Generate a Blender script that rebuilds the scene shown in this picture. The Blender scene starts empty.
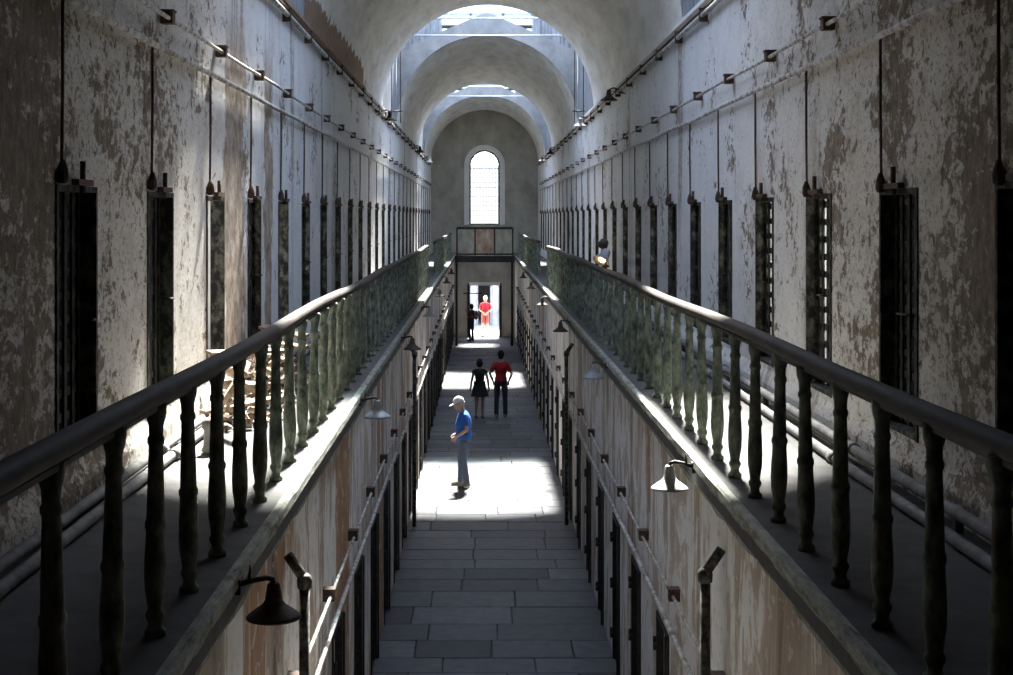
import bpy, bmesh, math, random
from mathutils import Vector, Matrix
R = random.Random(7)
scene = bpy.context.scene
COL = scene.collection
PI = math.pi

# ------------------------------------------------------------------ camera, sky, sun, exposure
EYE = 5.30
CAMX = -0.165
cam_d = bpy.data.cameras.new('camera'); cam = bpy.data.objects.new('camera', cam_d); COL.objects.link(cam)
cam.location = (CAMX, 0, EYE); cam.rotation_euler = (PI/2, 0, 0)
cam_d.sensor_width = 36; cam_d.lens = 1400/1013*36
cam_d.shift_x = 25.5/1013; cam_d.shift_y = -120.5/1013
cam_d.clip_start = 0.05; cam_d.clip_end = 500
scene.camera = cam

SUN_DIR = Vector((-0.05, -0.76, -1.0)).normalized()          # the way the light travels
w = bpy.data.worlds.new('sky'); scene.world = w; w.use_nodes = True
wt = w.node_tree; bg = wt.nodes['Background']
sky = wt.nodes.new('ShaderNodeTexSky'); sky.sky_type = 'NISHITA'; sky.sun_disc = False
sky.sun_elevation = math.asin(-SUN_DIR.z); sky.sun_rotation = math.atan2(-SUN_DIR.x, -SUN_DIR.y)
sky.air_density = 1.0; sky.dust_density = 0.9; sky.ozone_density = 1.0
wt.links.new(sky.outputs[0], bg.inputs[0]); bg.inputs[1].default_value = 0.58
sd = bpy.data.lights.new('sun', 'SUN'); sun = bpy.data.objects.new('sun', sd); COL.objects.link(sun)
sd.energy = 34.0; sd.angle = math.radians(5.5); sd.color = (1.0, 0.955, 0.88)
sun.rotation_euler = SUN_DIR.to_track_quat('-Z', 'Y').to_euler(); sun.location = (5, 70, 60)
scene.view_settings.view_transform = 'Standard'; scene.view_settings.look = 'None'
scene.view_settings.exposure = 1.15; scene.view_settings.gamma = 1.0
scene.view_settings.use_curve_mapping = False
try:
    scene.cycles.max_bounces = 10; scene.cycles.diffuse_bounces = 6; scene.cycles.transparent_max_bounces = 16
    scene.cycles.glossy_bounces = 2; scene.cycles.sample_clamp_indirect = 6.0
    scene.cycles.caustics_reflective = False; scene.cycles.caustics_refractive = False
except Exception:
    pass

# ------------------------------------------------------------------ layout of the place (metres)
GAL = 3.63           # gallery floor
GE = 1.29            # gallery edge
LW = 1.43            # lower walls
BX = 1.465           # balusters
UW = 2.49            # upper walls
SPR = 7.81           # springing of the vault
END = 65.5           # far wall
BACK = -5.0
GAPS = [(13.3, 18.3), (33.0, 38.5), (52.5, 57.5)]
def floor_z(y): return -0.31*max(0.0, min(1.0, (y-30)/35.5))
LDOORS = [8.05+2.1*k for k in range(-2, 27) if 8.05+2.1*k < 63]
RDOORS = [8.9+2.1*k for k in range(-2, 27) if 8.9+2.1*k < 63]

# ------------------------------------------------------------------ materials
class T:
    def __init__(s, name):
        s.m = bpy.data.materials.new(name); s.m.use_nodes = True; s.t = s.m.node_tree
        s.b = s.t.nodes['Principled BSDF']; s.out = s.t.nodes['Material Output']
        s.co = s.t.nodes.new('ShaderNodeTexCoord').outputs['Object']; s._pos = None
    def n(s, k): return s.t.nodes.new('ShaderNode'+k)
    def l(s, a, b): s.t.links.new(a, b)
    def pos(s):
        if s._pos is None: s._pos = s.n('NewGeometry').outputs['Position']
        return s._pos
    def scl(s, v, src=None):
        mp = s.n('Mapping'); mp.inputs['Scale'].default_value = v; s.l(src or s.pos(), mp.inputs[0]); return mp.outputs[0]
    def noise(s, v=(1, 1, 1), scale=1.0, detail=6, rough=.6, dist=0.0, src=None):
        nd = s.n('TexNoise'); nd.inputs['Scale'].default_value = scale; nd.inputs['Detail'].default_value = detail
        nd.inputs['Roughness'].default_value = rough; nd.inputs['Distortion'].default_value = dist
        s.l(s.scl(v, src), nd.inputs['Vector']); return nd.outputs['Fac']
    def ramp(s, f, stops, interp='LINEAR'):
        r = s.n('ValToRGB'); r.color_ramp.interpolation = interp; e = r.color_ramp.elements
        while len(e) < len(stops): e.new(.5)
        for q, (p, c) in zip(e, stops):
            q.position = p; q.color = (c, c, c, 1) if isinstance(c, (int, float)) else (*c, 1)
        s.l(f, r.inputs[0]); return r.outputs[0]
    def math(s, op, a, b=0.0, clamp=False):
        m = s.n('Math'); m.operation = op; m.use_clamp = clamp
        for i, q in enumerate((a, b)):
            if isinstance(q, (int, float)): m.inputs[i].default_value = q
            else: s.l(q, m.inputs[i])
        return m.outputs[0]
    def mix(s, f, a, b, mode='MIX'):
        m = s.n('Mix'); m.data_type = 'RGBA'; m.blend_type = mode
        for i, q in ((0, f), (6, a), (7, b)):
            if isinstance(q, (int, float)): m.inputs[i].default_value = q
            elif isinstance(q, tuple): m.inputs[i].default_value = (*q, 1)
            else: s.l(q, m.inputs[i])
        return m.outputs[2]
    def sep(s, src=None):
        x = s.n('SeparateXYZ'); s.l(src or s.pos(), x.inputs[0]); return x.outputs
    def mr(s, v, a, b, c=0.0, d=1.0):
        m = s.n('MapRange'); s.l(v, m.inputs[0])
        for i, q in enumerate((a, b, c, d)): m.inputs[i+1].default_value = q
        return m.outputs[0]
    def done(s, col, rough=.85, bump=None, bs=.4, bd=.02, metal=0.0, spec=.3):
        if isinstance(col, tuple): s.b.inputs['Base Color'].default_value = (*col, 1)
        else: s.l(col, s.b.inputs['Base Color'])
        if isinstance(rough, (int, float)): s.b.inputs['Roughness'].default_value = rough
        else: s.l(rough, s.b.inputs['Roughness'])
        s.b.inputs['Metallic'].default_value = metal; s.b.inputs['Specular IOR Level'].default_value = spec
        if bump is not None:
            bp = s.n('Bump'); bp.inputs['Strength'].default_value = bs; bp.inputs['Distance'].default_value = bd
            s.l(bump, bp.inputs['Height']); s.l(bp.outputs[0], s.b.inputs['Normal'])
        return s.m

M = {}
def mk_upper():
    t = T('peeling_limewash'); p = t.sep()
    white = t.mix(t.noise((1, 1, .5), 1.3, 4), (.70, .70, .69), (.86, .86, .85))
    white = t.mix(t.mr(p[1], 6.0, 17.0, .85, 0), white, t.mix(1.0, white, (1.0, .91, .78), 'MULTIPLY'))
    # more flaking towards the near end of the hall, less beyond the first skylight
    big = t.noise((1, .55, .6), 1.9, 5, .6)
    near = t.mr(p[1], 5.5, 14.0, .145, -.045)
    fl = t.noise((1, .50, .70), 17, 9, .72, .3)
    amt = t.math('ADD', t.math('ADD', fl, near), t.math('MULTIPLY', t.math('SUBTRACT', big, .5), .85))
    peel = t.ramp(amt, [(.57, 0), (.63, 1)])
    brown = t.ramp(t.noise((1, 1, .6), 14, 8, .7), [(.3, (.10, .076, .052)), (.52, (.27, .21, .148)), (.75, (.50, .42, .32))])
    col = t.mix(peel, white, brown)
    # tall bare strips and rust runs
    st = t.noise((1, 1.1, .10), 1.0, 5, .55, .8)
    strip = t.math('MULTIPLY', t.ramp(st, [(.60, 0), (.66, .85)]), t.ramp(fl, [(.36, .15), (.52, 1)]))
    tan = t.mix(t.noise((1, 1.5, .7), 6, 7), (.20, .15, .11), (.46, .38, .31))
    col = t.mix(strip, col, tan)
    # two tall bare bands on the left wall by the rubble
    yw = t.math('ADD', p[1], t.math('MULTIPLY', t.math('SUBTRACT', t.noise((1, .6, .5), 2.2, 6, .65), .5), 1.5))
    lm = t.mr(p[0], -1.0, -.9, 1, 0)
    for ya, yb in ((12.65, 13.75), (15.0, 15.5)):
        bnd = t.math('MULTIPLY', t.mr(yw, ya-.08, ya, 0, 1), t.mr(yw, yb, yb+.08, 1, 0))
        bnd = t.math('MULTIPLY', t.math('MULTIPLY', bnd, lm), t.mr(p[2], 6.7, 7.3, 1, 0))
        col = t.mix(t.math('MULTIPLY', bnd, .92), col, t.ramp(t.noise((1, .6, .5), 11, 8, .7), [(.34, (.13, .095, .065)), (.5, (.34, .26, .19)), (.66, (.56, .48, .40))]))
    run = t.ramp(t.noise((1, 3.5, .22), 1.2, 4, .6, .3), [(.66, 0), (.74, .75)])
    col = t.mix(run, col, (.20, .11, .06))
    dirt = t.ramp(t.noise((1, .5, .6), 4.5, 8, .75), [(.32, (.58, .53, .46)), (.48, (.92, .90, .86)), (.58, (1, 1, 1))])
    nd = t.mr(p[1], 6.0, 17.0, 1.0, .25)
    col = t.mix(nd, col, t.mix(1.0, col, dirt, 'MULTIPLY'))
    f2 = t.ramp(t.math('ADD', t.noise((1, .5, .75), 46, 6, .7), t.math('MULTIPLY', near, .6)), [(.58, 0), (.66, .8)])
    col = t.mix(f2, col, (.25, .195, .14))
    fine = t.ramp(t.noise((1, 1, .8), 40, 4), [(.35, .84), (.7, 1.0)])
    col = t.mix(1.0, col, fine, 'MULTIPLY')
    h = t.math('ADD', t.math('MULTIPLY', peel, -.6), t.math('MULTIPLY', fl, .8))
    return t.done(col, .9, h, .55, .02)
def mk_lower():
    t = T('streaked_lower_plaster'); p = t.sep()
    st = t.noise((1, .75, .22), 1.5, 8, .66, .7)
    base = t.ramp(st, [(.30, (.14, .105, .075)), (.36, (.40, .32, .245)), (.46, (.56, .475, .38)), (.475, (.84, .82, .78)), (.55, (.86, .84, .80)), (.565, (.62, .54, .45)), (.66, (.50, .41, .32)), (.68, (.78, .73, .66)), (.78, (.34, .26, .19))])
    org = t.ramp(t.noise((1, .8, .10), .95, 6, .6, .6), [(.565, 0), (.585, .9)])
    oc = t.mix(t.noise((1, 3, .8), 3, 6), (.26, .13, .06), (.56, .33, .17))
    col = t.mix(org, base, oc)
    fl = t.noise((1, .45, .6), 12, 9, .75)
    col = t.mix(t.ramp(fl, [(.54, 0), (.62, .5)]), col, (.38, .30, .23))
    col = t.mix(t.ramp(t.noise((1, .5, .7), 9, 8, .7, .4), [(.56, 0), (.60, .6)]), col, (.78, .75, .69))
    drip = t.ramp(t.noise((1, 2.6, .3), 1.6, 5, .6, .3), [(.63, 0), (.71, .5)])
    col = t.mix(drip, col, (.12, .085, .06))
    return t.done(col, .9, t.math('ADD', fl, st), .5, .02)
def mk_vault():
    t = T('vault_plaster'); p = t.sep()
    a = t.noise((1.2, .35, 1.2), 2.2, 7, .6, .3)
    col = t.ramp(a, [(.32, (.60, .57, .51)), (.48, (.74, .72, .66)), (.62, (.83, .81, .77))])
    fl = t.noise((2.5, .5, 2.5), 4, 8, .7)
    col = t.mix(t.ramp(fl, [(.60, 0), (.66, .6)]), col, (.50, .46, .40))
    cr = t.ramp(t.noise((.6, 4, .6), 3, 3), [(.64, 0), (.7, .5)])
    col = t.mix(cr, col, (.8, .79, .76))
    # lost plaster along the springing of the left side
    low = t.mr(p[2], 8.05, 8.55, 1, 0); lf = t.mr(p[0], -2.2, -1.9, 1, 0)
    ya = t.mr(p[1], 26.5, 29.5, 1, 0)
    msk = t.math('MULTIPLY', t.math('MULTIPLY', low, lf), ya)
    msk = t.ramp(t.math('ADD', msk, t.math('SUBTRACT', t.noise((1, 1, 1), 2.4, 5), .5)), [(.52, 0), (.6, 1)])
    col = t.mix(msk, col, t.mix(t.noise((1, 1, 1), 9, 6), (.14, .09, .06), (.42, .29, .2)))
    return t.done(col, .9, t.math('ADD', fl, a), .35, .02)
def simple(name, c1, c2, sc=6, rough=.8, v=(1, 1, 1), bs=.3, bd=.01, metal=0.0, local=False, lo=.35, hi=.65):
    t = T(name); f = t.noise(v, sc, 7, .65, 0, t.co if local else None)
    return t.done(t.ramp(f, [(lo, c1), (hi, c2)]), rough, f, bs, bd, metal)
M['upper'] = mk_upper(); M['lower'] = mk_lower(); M['vault'] = mk_vault()
M['cell'] = simple('cell_interior_plaster', (.48, .47, .45), (.66, .65, .63), 3)
M['gal'] = simple('dusty_concrete', (.062, .06, .056), (.125, .12, .114), 5, .95, bs=.35, lo=.25, hi=.75)
def mk_fascia():
    t = T('flaking_green_fascia'); f = t.noise((1, .3, 1.3), 14, 9, .75)
    c = t.ramp(f, [(.34, (.07, .073, .058)), (.45, (.22, .23, .19)), (.56, (.33, .34, .285)), (.72, (.46, .455, .40))])
    c = t.mix(t.ramp(t.noise((1, 1, 1), 3, 7), [(.58, 0), (.64, .7)]), c, (.16, .11, .075))
    return t.done(c, .85, f, .5, .015)
M['fascia'] = mk_fascia()
def mk_balu():
    t = T('flaked_green_iron_paint'); f = t.noise((1, 1, .5), 16, 7, .7)
    c = t.ramp(f, [(.32, (.028, .031, .025)), (.46, (.115, .14, .11)), (.58, (.235, .265, .21)), (.75, (.38, .40, .335))])
    c = t.mix(t.ramp(t.noise((1, 1, .6), 6, 5), [(.62, 0), (.68, .8)]), c, (.15, .08, .045))
    return t.done(c, .65, f, .4, .006)
M['balu'] = mk_balu()
M['rail'] = simple('worn_handrail_wood', (.024, .017, .012), (.066, .05, .037), 5, .75, (3, .5, 3), .25, .006)
M['iron'] = simple('dark_iron', (.012, .011, .010), (.045, .040, .036), 12, .6, bs=.3, bd=.004)
M['jamb'] = simple('peeling_iron_jamb', (.008, .007, .006), (.15, .155, .12), 11, .85, (1, 1, .7), .4, .006, lo=.46, hi=.72)
M['lattice'] = simple('flaking_lattice_iron', (.012, .011, .010), (.11, .11, .09), 13, .75, (1, 1, .8), .3, .004, lo=.48, hi=.72)
M['rust'] = simple('rusty_iron', (.035, .024, .017), (.12, .075, .048), 14, .85, bs=.4, bd=.006)
M['box'] = simple('rusty_junction_box', (.05, .032, .024), (.15, .095, .07), 10, .75)
M['pipe'] = simple('limewashed_pipe', (.20, .165, .13), (.62, .60, .56), 7, .75, (1, 1.5, 1), .3, .004, lo=.36, hi=.58)
M['floorpipe'] = simple('dusty_floor_pipe', (.13, .125, .115), (.27, .26, .25), 6, .8, bs=.2)
M['mosspipe'] = simple('mottled_elbow_pipe', (.028, .028, .024), (.20, .19, .16), 16, .8, lo=.45, hi=.7)
M['shade_dark'] = simple('rusted_lamp_shade', (.022, .018, .015), (.085, .065, .05), 18, .6, bs=.2, bd=.003)
M['shade_white'] = simple('white_enamel_shade', (.30, .30, .295), (.46, .46, .45), 14, .4, bs=.1, bd=.002)
M['shade_grey'] = simple('grey_enamel_shade', (.17, .18, .19), (.30, .31, .33), 12, .45, bs=.1, bd=.002)
M['endwall'] = simple('dull_end_plaster', (.33, .31, .265), (.50, .475, .42), 1.6, .9, (1, 1, .7), .3, .02)
M['gable'] = simple('grey_gable_plaster', (.20, .20, .205), (.30, .295, .295), 2.5, .9)
M['bare'] = simple('darkened_near_end', (.055, .045, .038), (.12, .10, .085), 4, .95)  # near vault and back wall, coloured dark to cut bounced light
M['frame'] = simple('pale_window_surround', (.80, .79, .76), (.88, .87, .85), 4, .8)
M['muntin'] = simple('window_bar_paint', (.10, .11, .12), (.17, .18, .19), 8, .6)
M['steel'] = simple('grey_steel', (.30, .32, .35), (.44, .46, .50), 6, .5)
M['siding'] = simple('weathered_boards', (.12, .125, .14), (.32, .335, .36), 3, .8, (5, 5, .5), .3, .01)
M['wood'] = simple('broken_lath_wood', (.17, .115, .075), (.40, .30, .21), 6, .85, (1, 1, 1), .3, .01, local=True)
M['rubble'] = simple('plaster_rubble', (.17, .125, .09), (.46, .38, .30), 5, .95, bs=.5, bd=.02)
M['panel'] = simple('stained_parapet_panel', (.25, .235, .18), (.42, .40, .32), 3, .8, (1, 1, .6))
M['panelrust'] = simple('rust_stained_panel', (.28, .15, .09), (.52, .43, .33), 4, .8, (1, 1, .5))
M['whitewood'] = simple('peeled_white_door', (.12, .11, .095), (.66, .66, .63), 9, .8, (1, 1, .6), lo=.38, hi=.5)
M['palewall'] = simple('pale_rendered_wall', (.17, .17, .175), (.22, .22, .225), 2, .9)
M['ground'] = simple('pale_yard_ground', (.34, .335, .32), (.44, .43, .41), 2, .95)
M['facade'] = simple('grey_stone_facade', (.24, .25, .28), (.36, .37, .41), 2, .9)
def mk_slab():
    t = T('paving_stone'); oi = t.n('ObjectInfo').outputs['Random']
    f = t.noise((1, 1, 1), 5, 7, .65)
    c = t.ramp(f, [(.3, (.060, .060, .065)), (.7, (.105, .105, .110))])
    k = t.ramp(oi, [(0, .45), (.3, .8), (.7, 1.0), (1, 1.35)])
    return t.done(t.mix(1.0, c, k, 'MULTIPLY'), .62, f, .15, .006)
M['slab'] = mk_slab()
M['joint'] = simple('paving_joint', (.05, .05, .05), (.09, .088, .085), 9, .95)
def mk_glass(nm, tint):
    t = T(nm); tr = t.n('BsdfTransparent'); tr.inputs[0].default_value = tint
    gl = t.n('BsdfGlossy'); gl.inputs['Roughness'].default_value = .1
    df = t.n('BsdfTranslucent'); df.inputs[0].default_value = (.8, .83, .86, 1)
    m1 = t.n('MixShader'); m1.inputs[0].default_value = .10; t.l(tr.outputs[0], m1.inputs[1]); t.l(df.outputs[0], m1.inputs[2])
    m2 = t.n('MixShader'); m2.inputs[0].default_value = .04; t.l(m1.outputs[0], m2.inputs[1]); t.l(gl.outputs[0], m2.inputs[2])
    t.l(m2.outputs[0], t.out.inputs[0]); return t.m
M['glass'] = mk_glass('dusty_skylight_glass', (.86, .90, .93, 1))
M['glassblue'] = mk_glass('blue_wired_glass', (.13, .19, .225, 1))
def mk_glow():
    t = T('lit_bulb'); t.b.inputs['Emission Color'].default_value = (1, .50, .20, 1); t.b.inputs['Emission Strength'].default_value = 7
    return t.done((1, .8, .6), .4)
M['bulb'] = mk_glow()
def cloth(n, c, r=.9): return simple(n, tuple(x*.85 for x in c), tuple(min(1, x*1.12) for x in c), 30, r, bs=.15, bd=.003, local=True)
M['skin'] = cloth('skin', (.48, .29, .21), .6); M['blue'] = cloth('blue_polo', (.035, .13, .46)); M['jeans'] = cloth('grey_blue_jeans', (.10, .13, .17))
M['white_c'] = cloth('white_cap_cloth', (.72, .72, .72)); M['tan'] = cloth('tan_suede', (.35, .30, .23)); M['black_c'] = cloth('black_cloth', (.022, .021, .022))
M['red'] = cloth('dark_red_cotton', (.33, .018, .02)); M['djeans'] = cloth('dark_denim', (.028, .034, .055)); M['hair'] = cloth('dark_hair', (.02, .014, .011))
M['pinkred'] = cloth('red_polo', (.40, .025, .05)); M['greyhair'] = cloth('grey_hair', (.45, .44, .42)); M['bag'] = cloth('grey_backpack_cloth', (.09, .085, .085))
M['shortsm'] = cloth('faded_red_shorts', (.28, .09, .09)); M['maroon'] = cloth('maroon_top', (.10, .022, .022)); M['eye'] = simple('eye', (.01, .01, .01), (.02, .02, .02))
M['brass'] = simple('worn_belt', (.05, .035, .02), (.08, .05, .03))

# ------------------------------------------------------------------ mesh helpers
class MB:
    def __init__(s): s.v = []; s.f = []; s.sm = []; s.mi = []
    def add(s, vs, fs, smooth=False, mi=0):
        o = len(s.v); s.v += [tuple(q) for q in vs]
        for f in fs: s.f.append([o+i for i in f]); s.sm.append(smooth); s.mi.append(mi)
        return s
    def quad(s, a, b, c, d, mi=0): return s.add([a, b, c, d], [(0, 1, 2, 3)], False, mi)
    def box(s, x0, x1, y0, y1, z0, z1, mi=0, mat=None):
        vs = [(x, y, z) for x in (x0, x1) for y in (y0, y1) for z in (z0, z1)]
        if mat is not None: vs = [mat @ Vector(q) for q in vs]
        return s.add(vs, [(0, 1, 3, 2), (4, 6, 7, 5), (0, 4, 5, 1), (2, 3, 7, 6), (0, 2, 6, 4), (1, 5, 7, 3)], False, mi)
    def cbox(s, c, d, mat=None, mi=0): # centre, size
        m = Matrix.Translation(c) @ (mat or Matrix())
        return s.box(-d[0]/2, d[0]/2, -d[1]/2, d[1]/2, -d[2]/2, d[2]/2, mi, m)
    def tube(s, pts, r, n=8, mi=0, caps=True, el=None):
        pts = [Vector(p) for p in pts]; k = len(pts)
        rs = r if isinstance(r, (list, tuple)) else [r]*k
        vs = []; up = None
        for i, p in enumerate(pts):
            d = (pts[min(i+1, k-1)]-pts[max(i-1, 0)]).normalized()
            if up is None:
                up = Vector((0, 0, 1)) if abs(d.z) < .9 else Vector((0, 1, 0))
            a = d.cross(up)
            if a.length < 1e-4: up = Vector((1, 0, 0)); a = d.cross(up)
            a.normalize(); b = a.cross(d).normalized(); up = b
            for j in range(n):
                t = 2*PI*j/n; ex, ey = (el if el else (1, 1))
                vs.append(p+(a*math.cos(t)*ex+b*math.sin(t)*ey)*rs[i])
        fs = [(i*n+j, i*n+(j+1) % n, (i+1)*n+(j+1) % n, (i+1)*n+j) for i in range(k-1) for j in range(n)]
        s.add(vs, fs, True, mi)
        if caps:
            o = len(s.v)-len(vs)
            s.f.append([o+j for j in range(n)]); s.sm.append(False); s.mi.append(mi)
            s.f.append([o+(k-1)*n+j for j in range(n)][::-1]); s.sm.append(False); s.mi.append(mi)
        return s
    def lathe(s, prof, c=(0, 0, 0), n=14, mi=0, mat=None):  # prof: (r, z)
        c = Vector(c); vs = []
        for r, z in prof:
            for j in range(n):
                q = Vector((r*math.cos(2*PI*j/n), r*math.sin(2*PI*j/n), z))
                vs.append((mat @ q if mat is not None else q)+c)
        k = len(prof)
        s.add(vs, [(i*n+j, i*n+(j+1) % n, (i+1)*n+(j+1) % n, (i+1)*n+j) for i in range(k-1) for j in range(n)], True, mi)
        o = len(s.v)-len(vs)
        s.f.append([o+j for j in range(n)][::-1]); s.sm.append(False); s.mi.append(mi)
        s.f.append([o+(k-1)*n+j for j in range(n)]); s.sm.append(False); s.mi.append(mi)
        return s
    def prism(s, poly, y0, y1, mi=0):     # poly of (x, z) extruded along y
        k = len(poly)
        vs = [(x, y0, z) for x, z in poly]+[(x, y1, z) for x, z in poly]
        return s.add(vs, [tuple(range(k)), tuple(range(2*k-1, k-1, -1))]+[(i, i+k, (i+1) % k+k, (i+1) % k) for i in range(k)], False, mi)
    def ell(s, c, r, n=14, m=10, mat=None):
        c = Vector(c); vs = [];
        for i in range(1, m):
            ph = PI*i/m
            for j in range(n):
                q = Vector((r[0]*math.sin(ph)*math.cos(2*PI*j/n), r[1]*math.sin(ph)*math.sin(2*PI*j/n), r[2]*math.cos(ph)))
                vs.append((mat @ q if mat is not None else q)+c)
        top = Vector((0, 0, r[2])); bot = Vector((0, 0, -r[2]))
        vs += [(mat @ top if mat is not None else top)+c, (mat @ bot if mat is not None else bot)+c]
        fs = [(i*n+j, (i+1)*n+j, (i+1)*n+(j+1) % n, i*n+(j+1) % n) for i in range(m-2) for j in range(n)]
        T_, B_ = (m-1)*n, (m-1)*n+1
        fs += [(T_, j, (j+1) % n) for j in range(n)]+[(B_, (m-2)*n+(j+1) % n, (m-2)*n+j) for j in range(n)]
        return s.add(vs, fs, True)
    def mesh(s, name, mats, fix=False):
        me = bpy.data.meshes.new(name); me.from_pydata(s.v, [], s.f)
        for q in (mats if isinstance(mats, (list, tuple)) else [mats]): me.materials.append(M[q] if isinstance(q, str) else q)
        me.polygons.foreach_set('use_smooth', s.sm); me.polygons.foreach_set('material_index', s.mi)
        if fix:
            bm = bmesh.new(); bm.from_mesh(me); bmesh.ops.recalc_face_normals(bm, faces=bm.faces); bm.to_mesh(me); bm.free()
        me.update(); return me
    def build(s, name, mats, parent=None, fix=True, loc=None):
        return link(name, s.mesh(name, mats, fix), parent, loc)
def link(name, me, parent=None, loc=None, rot=None):
    o = bpy.data.objects.new(name, me); COL.objects.link(o)
    if parent is not None: o.parent = parent
    if loc is not None: o.location = loc
    if rot is not None: o.rotation_euler = rot
    return o
def tag(o, label=None, cat=None, group=None, kind=None):
    if label: o['label'] = label
    if cat: o['category'] = cat
    if group: o['group'] = group
    if kind: o['kind'] = kind
    return o
def empty(name, loc=(0, 0, 0), rz=0): return link(name, None, None, loc, (0, 0, rz))
def struct(name, mb, mats, label=None, fix=True):
    return tag(mb.build(name, mats, None, fix), label, None, None, 'structure')

# ------------------------------------------------------------------ the setting: floor of paving stones
fb = MB(); ys = [BACK, 10, 30, 40, 50, 60, 66.2]
for a, b in zip(ys, ys[1:]):
    fb.quad((-1.75, a, floor_z(a)-.025), (1.75, a, floor_z(a)-.025), (1.75, b, floor_z(b)-.025), (-1.75, b, floor_z(b)-.025))
floor = struct('floor', fb, 'joint', 'grey stone paved corridor floor between the lower cell walls', False)
y = 3.6; g = .006; FW = LW+.02
while y < 65.3:
    d = R.choice([.55, .62, .66, .7, .8]); y1 = min(y+d, 65.45)
    cuts = [-FW]; x = -FW+R.uniform(.35, 1.2)
    while x < FW-.3: cuts.append(x); x += R.uniform(.8, 1.35)
    cuts.append(FW)
    for a, b in zip(cuts, cuts[1:]):
        q = MB(); dz = R.uniform(-.003, .003); xa, xb, ya, yb = a+g, b-g, y+g, y1-g
        za, zb = floor_z(ya)+dz, floor_z(yb)+dz; e = .008
        vs = [(xa, ya, za-.03), (xb, ya, za-.03), (xb, yb, zb-.03), (xa, yb, zb-.03), (xa, ya, za-e), (xb, ya, za-e), (xb, yb, zb-e), (xa, yb, zb-e),
              (xa+e, ya+e, za), (xb-e, ya+e, za), (xb-e, yb-e, zb), (xa+e, yb-e, zb)]
        q.add(vs, [(i, (i+1) % 4, (i+1) % 4+4, i+4) for i in range(4)]+[(i+4, (i+1) % 4+4, (i+1) % 4+8, i+8) for i in range(4)]+[(8, 9, 10, 11)])
        q.build('slab', 'slab', floor, False)
    y = y1

# ------------------------------------------------------------------ walls with cell openings
def wall(name, s, xf, y0, y1, z0, z1, doors, za, zb, hw, depth, mats, label, plinth=None, deadeye=False):
    mb = MB(); X = s*xf; XB = s*(xf+depth)
    ops = [(c-hw, c+hw) for c in doors]
    ys = [y0]+[q for o in ops for q in o]+[y1]
    def strip(a, b, c, d): mb.quad((X, a, c), (X, b, c), (X, b, d), (X, a, d))
    strip(y0, y1, zb, z1)
    strip(y0, y1, z0, za)
    for i in range(0, len(ys), 2): strip(ys[i], ys[i+1], za, zb)
    for a, b in ops:
        mb.quad((X, a, za), (X, a, zb), (XB, a, zb), (XB, a, za), 1); mb.quad((X, b, za), (X, b, zb), (XB, b, zb), (XB, b, za), 1)
        XC = s*(xf+depth*(.45 if deadeye and a > 10.2 else 1)); mb.quad((X, a, zb), (X, b, zb), (XC, b, zb), (XC, a, zb), 1); mb.quad((X, a, za), (X, b, za), (XB, b, za), (XB, a, za), 1)
        mb.quad((XB, a, za), (XB, b, za), (XB, b, zb), (XB, a, zb), 1)
    if plinth:
        h, t = plinth
        mb.add([(X, y0, z0+h), (X, y1, z0+h), (X-s*t, y1, z0+h*.55), (X-s*t, y0, z0+h*.55), (X-s*t*1.25, y1, z0), (X-s*t*1.25, y0, z0)], [(0, 1, 2, 3), (3, 2, 4, 5)])
    return struct(name, mb, mats, label, False)
UZA, UZB, UHW = GAL+.30, 5.46, .385
wl = wall('wall_left', -1, UW, BACK, END, GAL, SPR+.02, LDOORS, UZA, UZB, UHW, 1.1, ['upper', 'cell'], 'peeling limewashed upper wall left of the hall, pierced by cell doors', (.26, .045), True)
wr = wall('wall_right', 1, UW, BACK, END, GAL, SPR+.02, RDOORS, UZA, UZB, UHW, 1.1, ['upper', 'cell'], 'peeling limewashed upper wall right of the hall, pierced by cell doors', (.26, .045), True)
LZB = 1.72
LLD = [q for q in LDOORS if q > 9]; LRD = [q-.85 for q in RDOORS if q > 9]
LLD = [q-.0 for q in LLD]
wall('wall_lower_left', -1, LW, BACK, END, -.5, GAL-.1, LLD, -.4, LZB, .36, 1.1, ['lower', 'cell'], 'streaked peeling lower wall under the left gallery')
wall('wall_lower_right', 1, LW, BACK, END, -.5, GAL-.1, LRD, -.4, LZB, .36, 1.1, ['lower', 'cell'], 'streaked peeling lower wall under the right gallery')

# galleries: concrete floor plus a moulded green fascia
for s, nm in ((-1, 'left'), (1, 'right')):
    mb = MB(); mb.prism([(s*(GE+.02), GAL-.16), (s*(UW+.15), GAL-.16), (s*(UW+.15), GAL), (s*(GE+.02), GAL)], BACK, END)
    struct('floor_gallery_'+nm, mb, 'gal', 'dusty concrete gallery floor along the %s upper cells' % nm)
    mb = MB(); vs = []; ny = 260; np_ = 9
    for i in range(ny+1):
        y = BACK+(60.2-BACK)*i/ny; c = R.uniform(0, .028)+(.03 if R.random() < .12 else 0); e = R.uniform(0, .008)
        prof = [(GE+.06, GAL+.006), (GE+.012+e, GAL+.010), (GE+e, GAL-.004), (GE+e*.5, GAL-.055), (GE+.018, GAL-.068), (GE+.022+e, GAL-.12), (GE+.03, GAL-.215+c), (LW+.04, GAL-.215+c), (LW+.04, GAL-.10)]
        vs += [(s*a, y, b) for a, b in prof]
    mb.add(vs, [(i*np_+j, i*np_+j+1, (i+1)*np_+j+1, (i+1)*np_+j) for i in range(ny) for j in range(np_-1)])
    struct('trim_1' if s < 0 else 'trim_2', mb, 'fascia', 'flaking green moulded fascia along the %s gallery edge' % nm)

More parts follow.
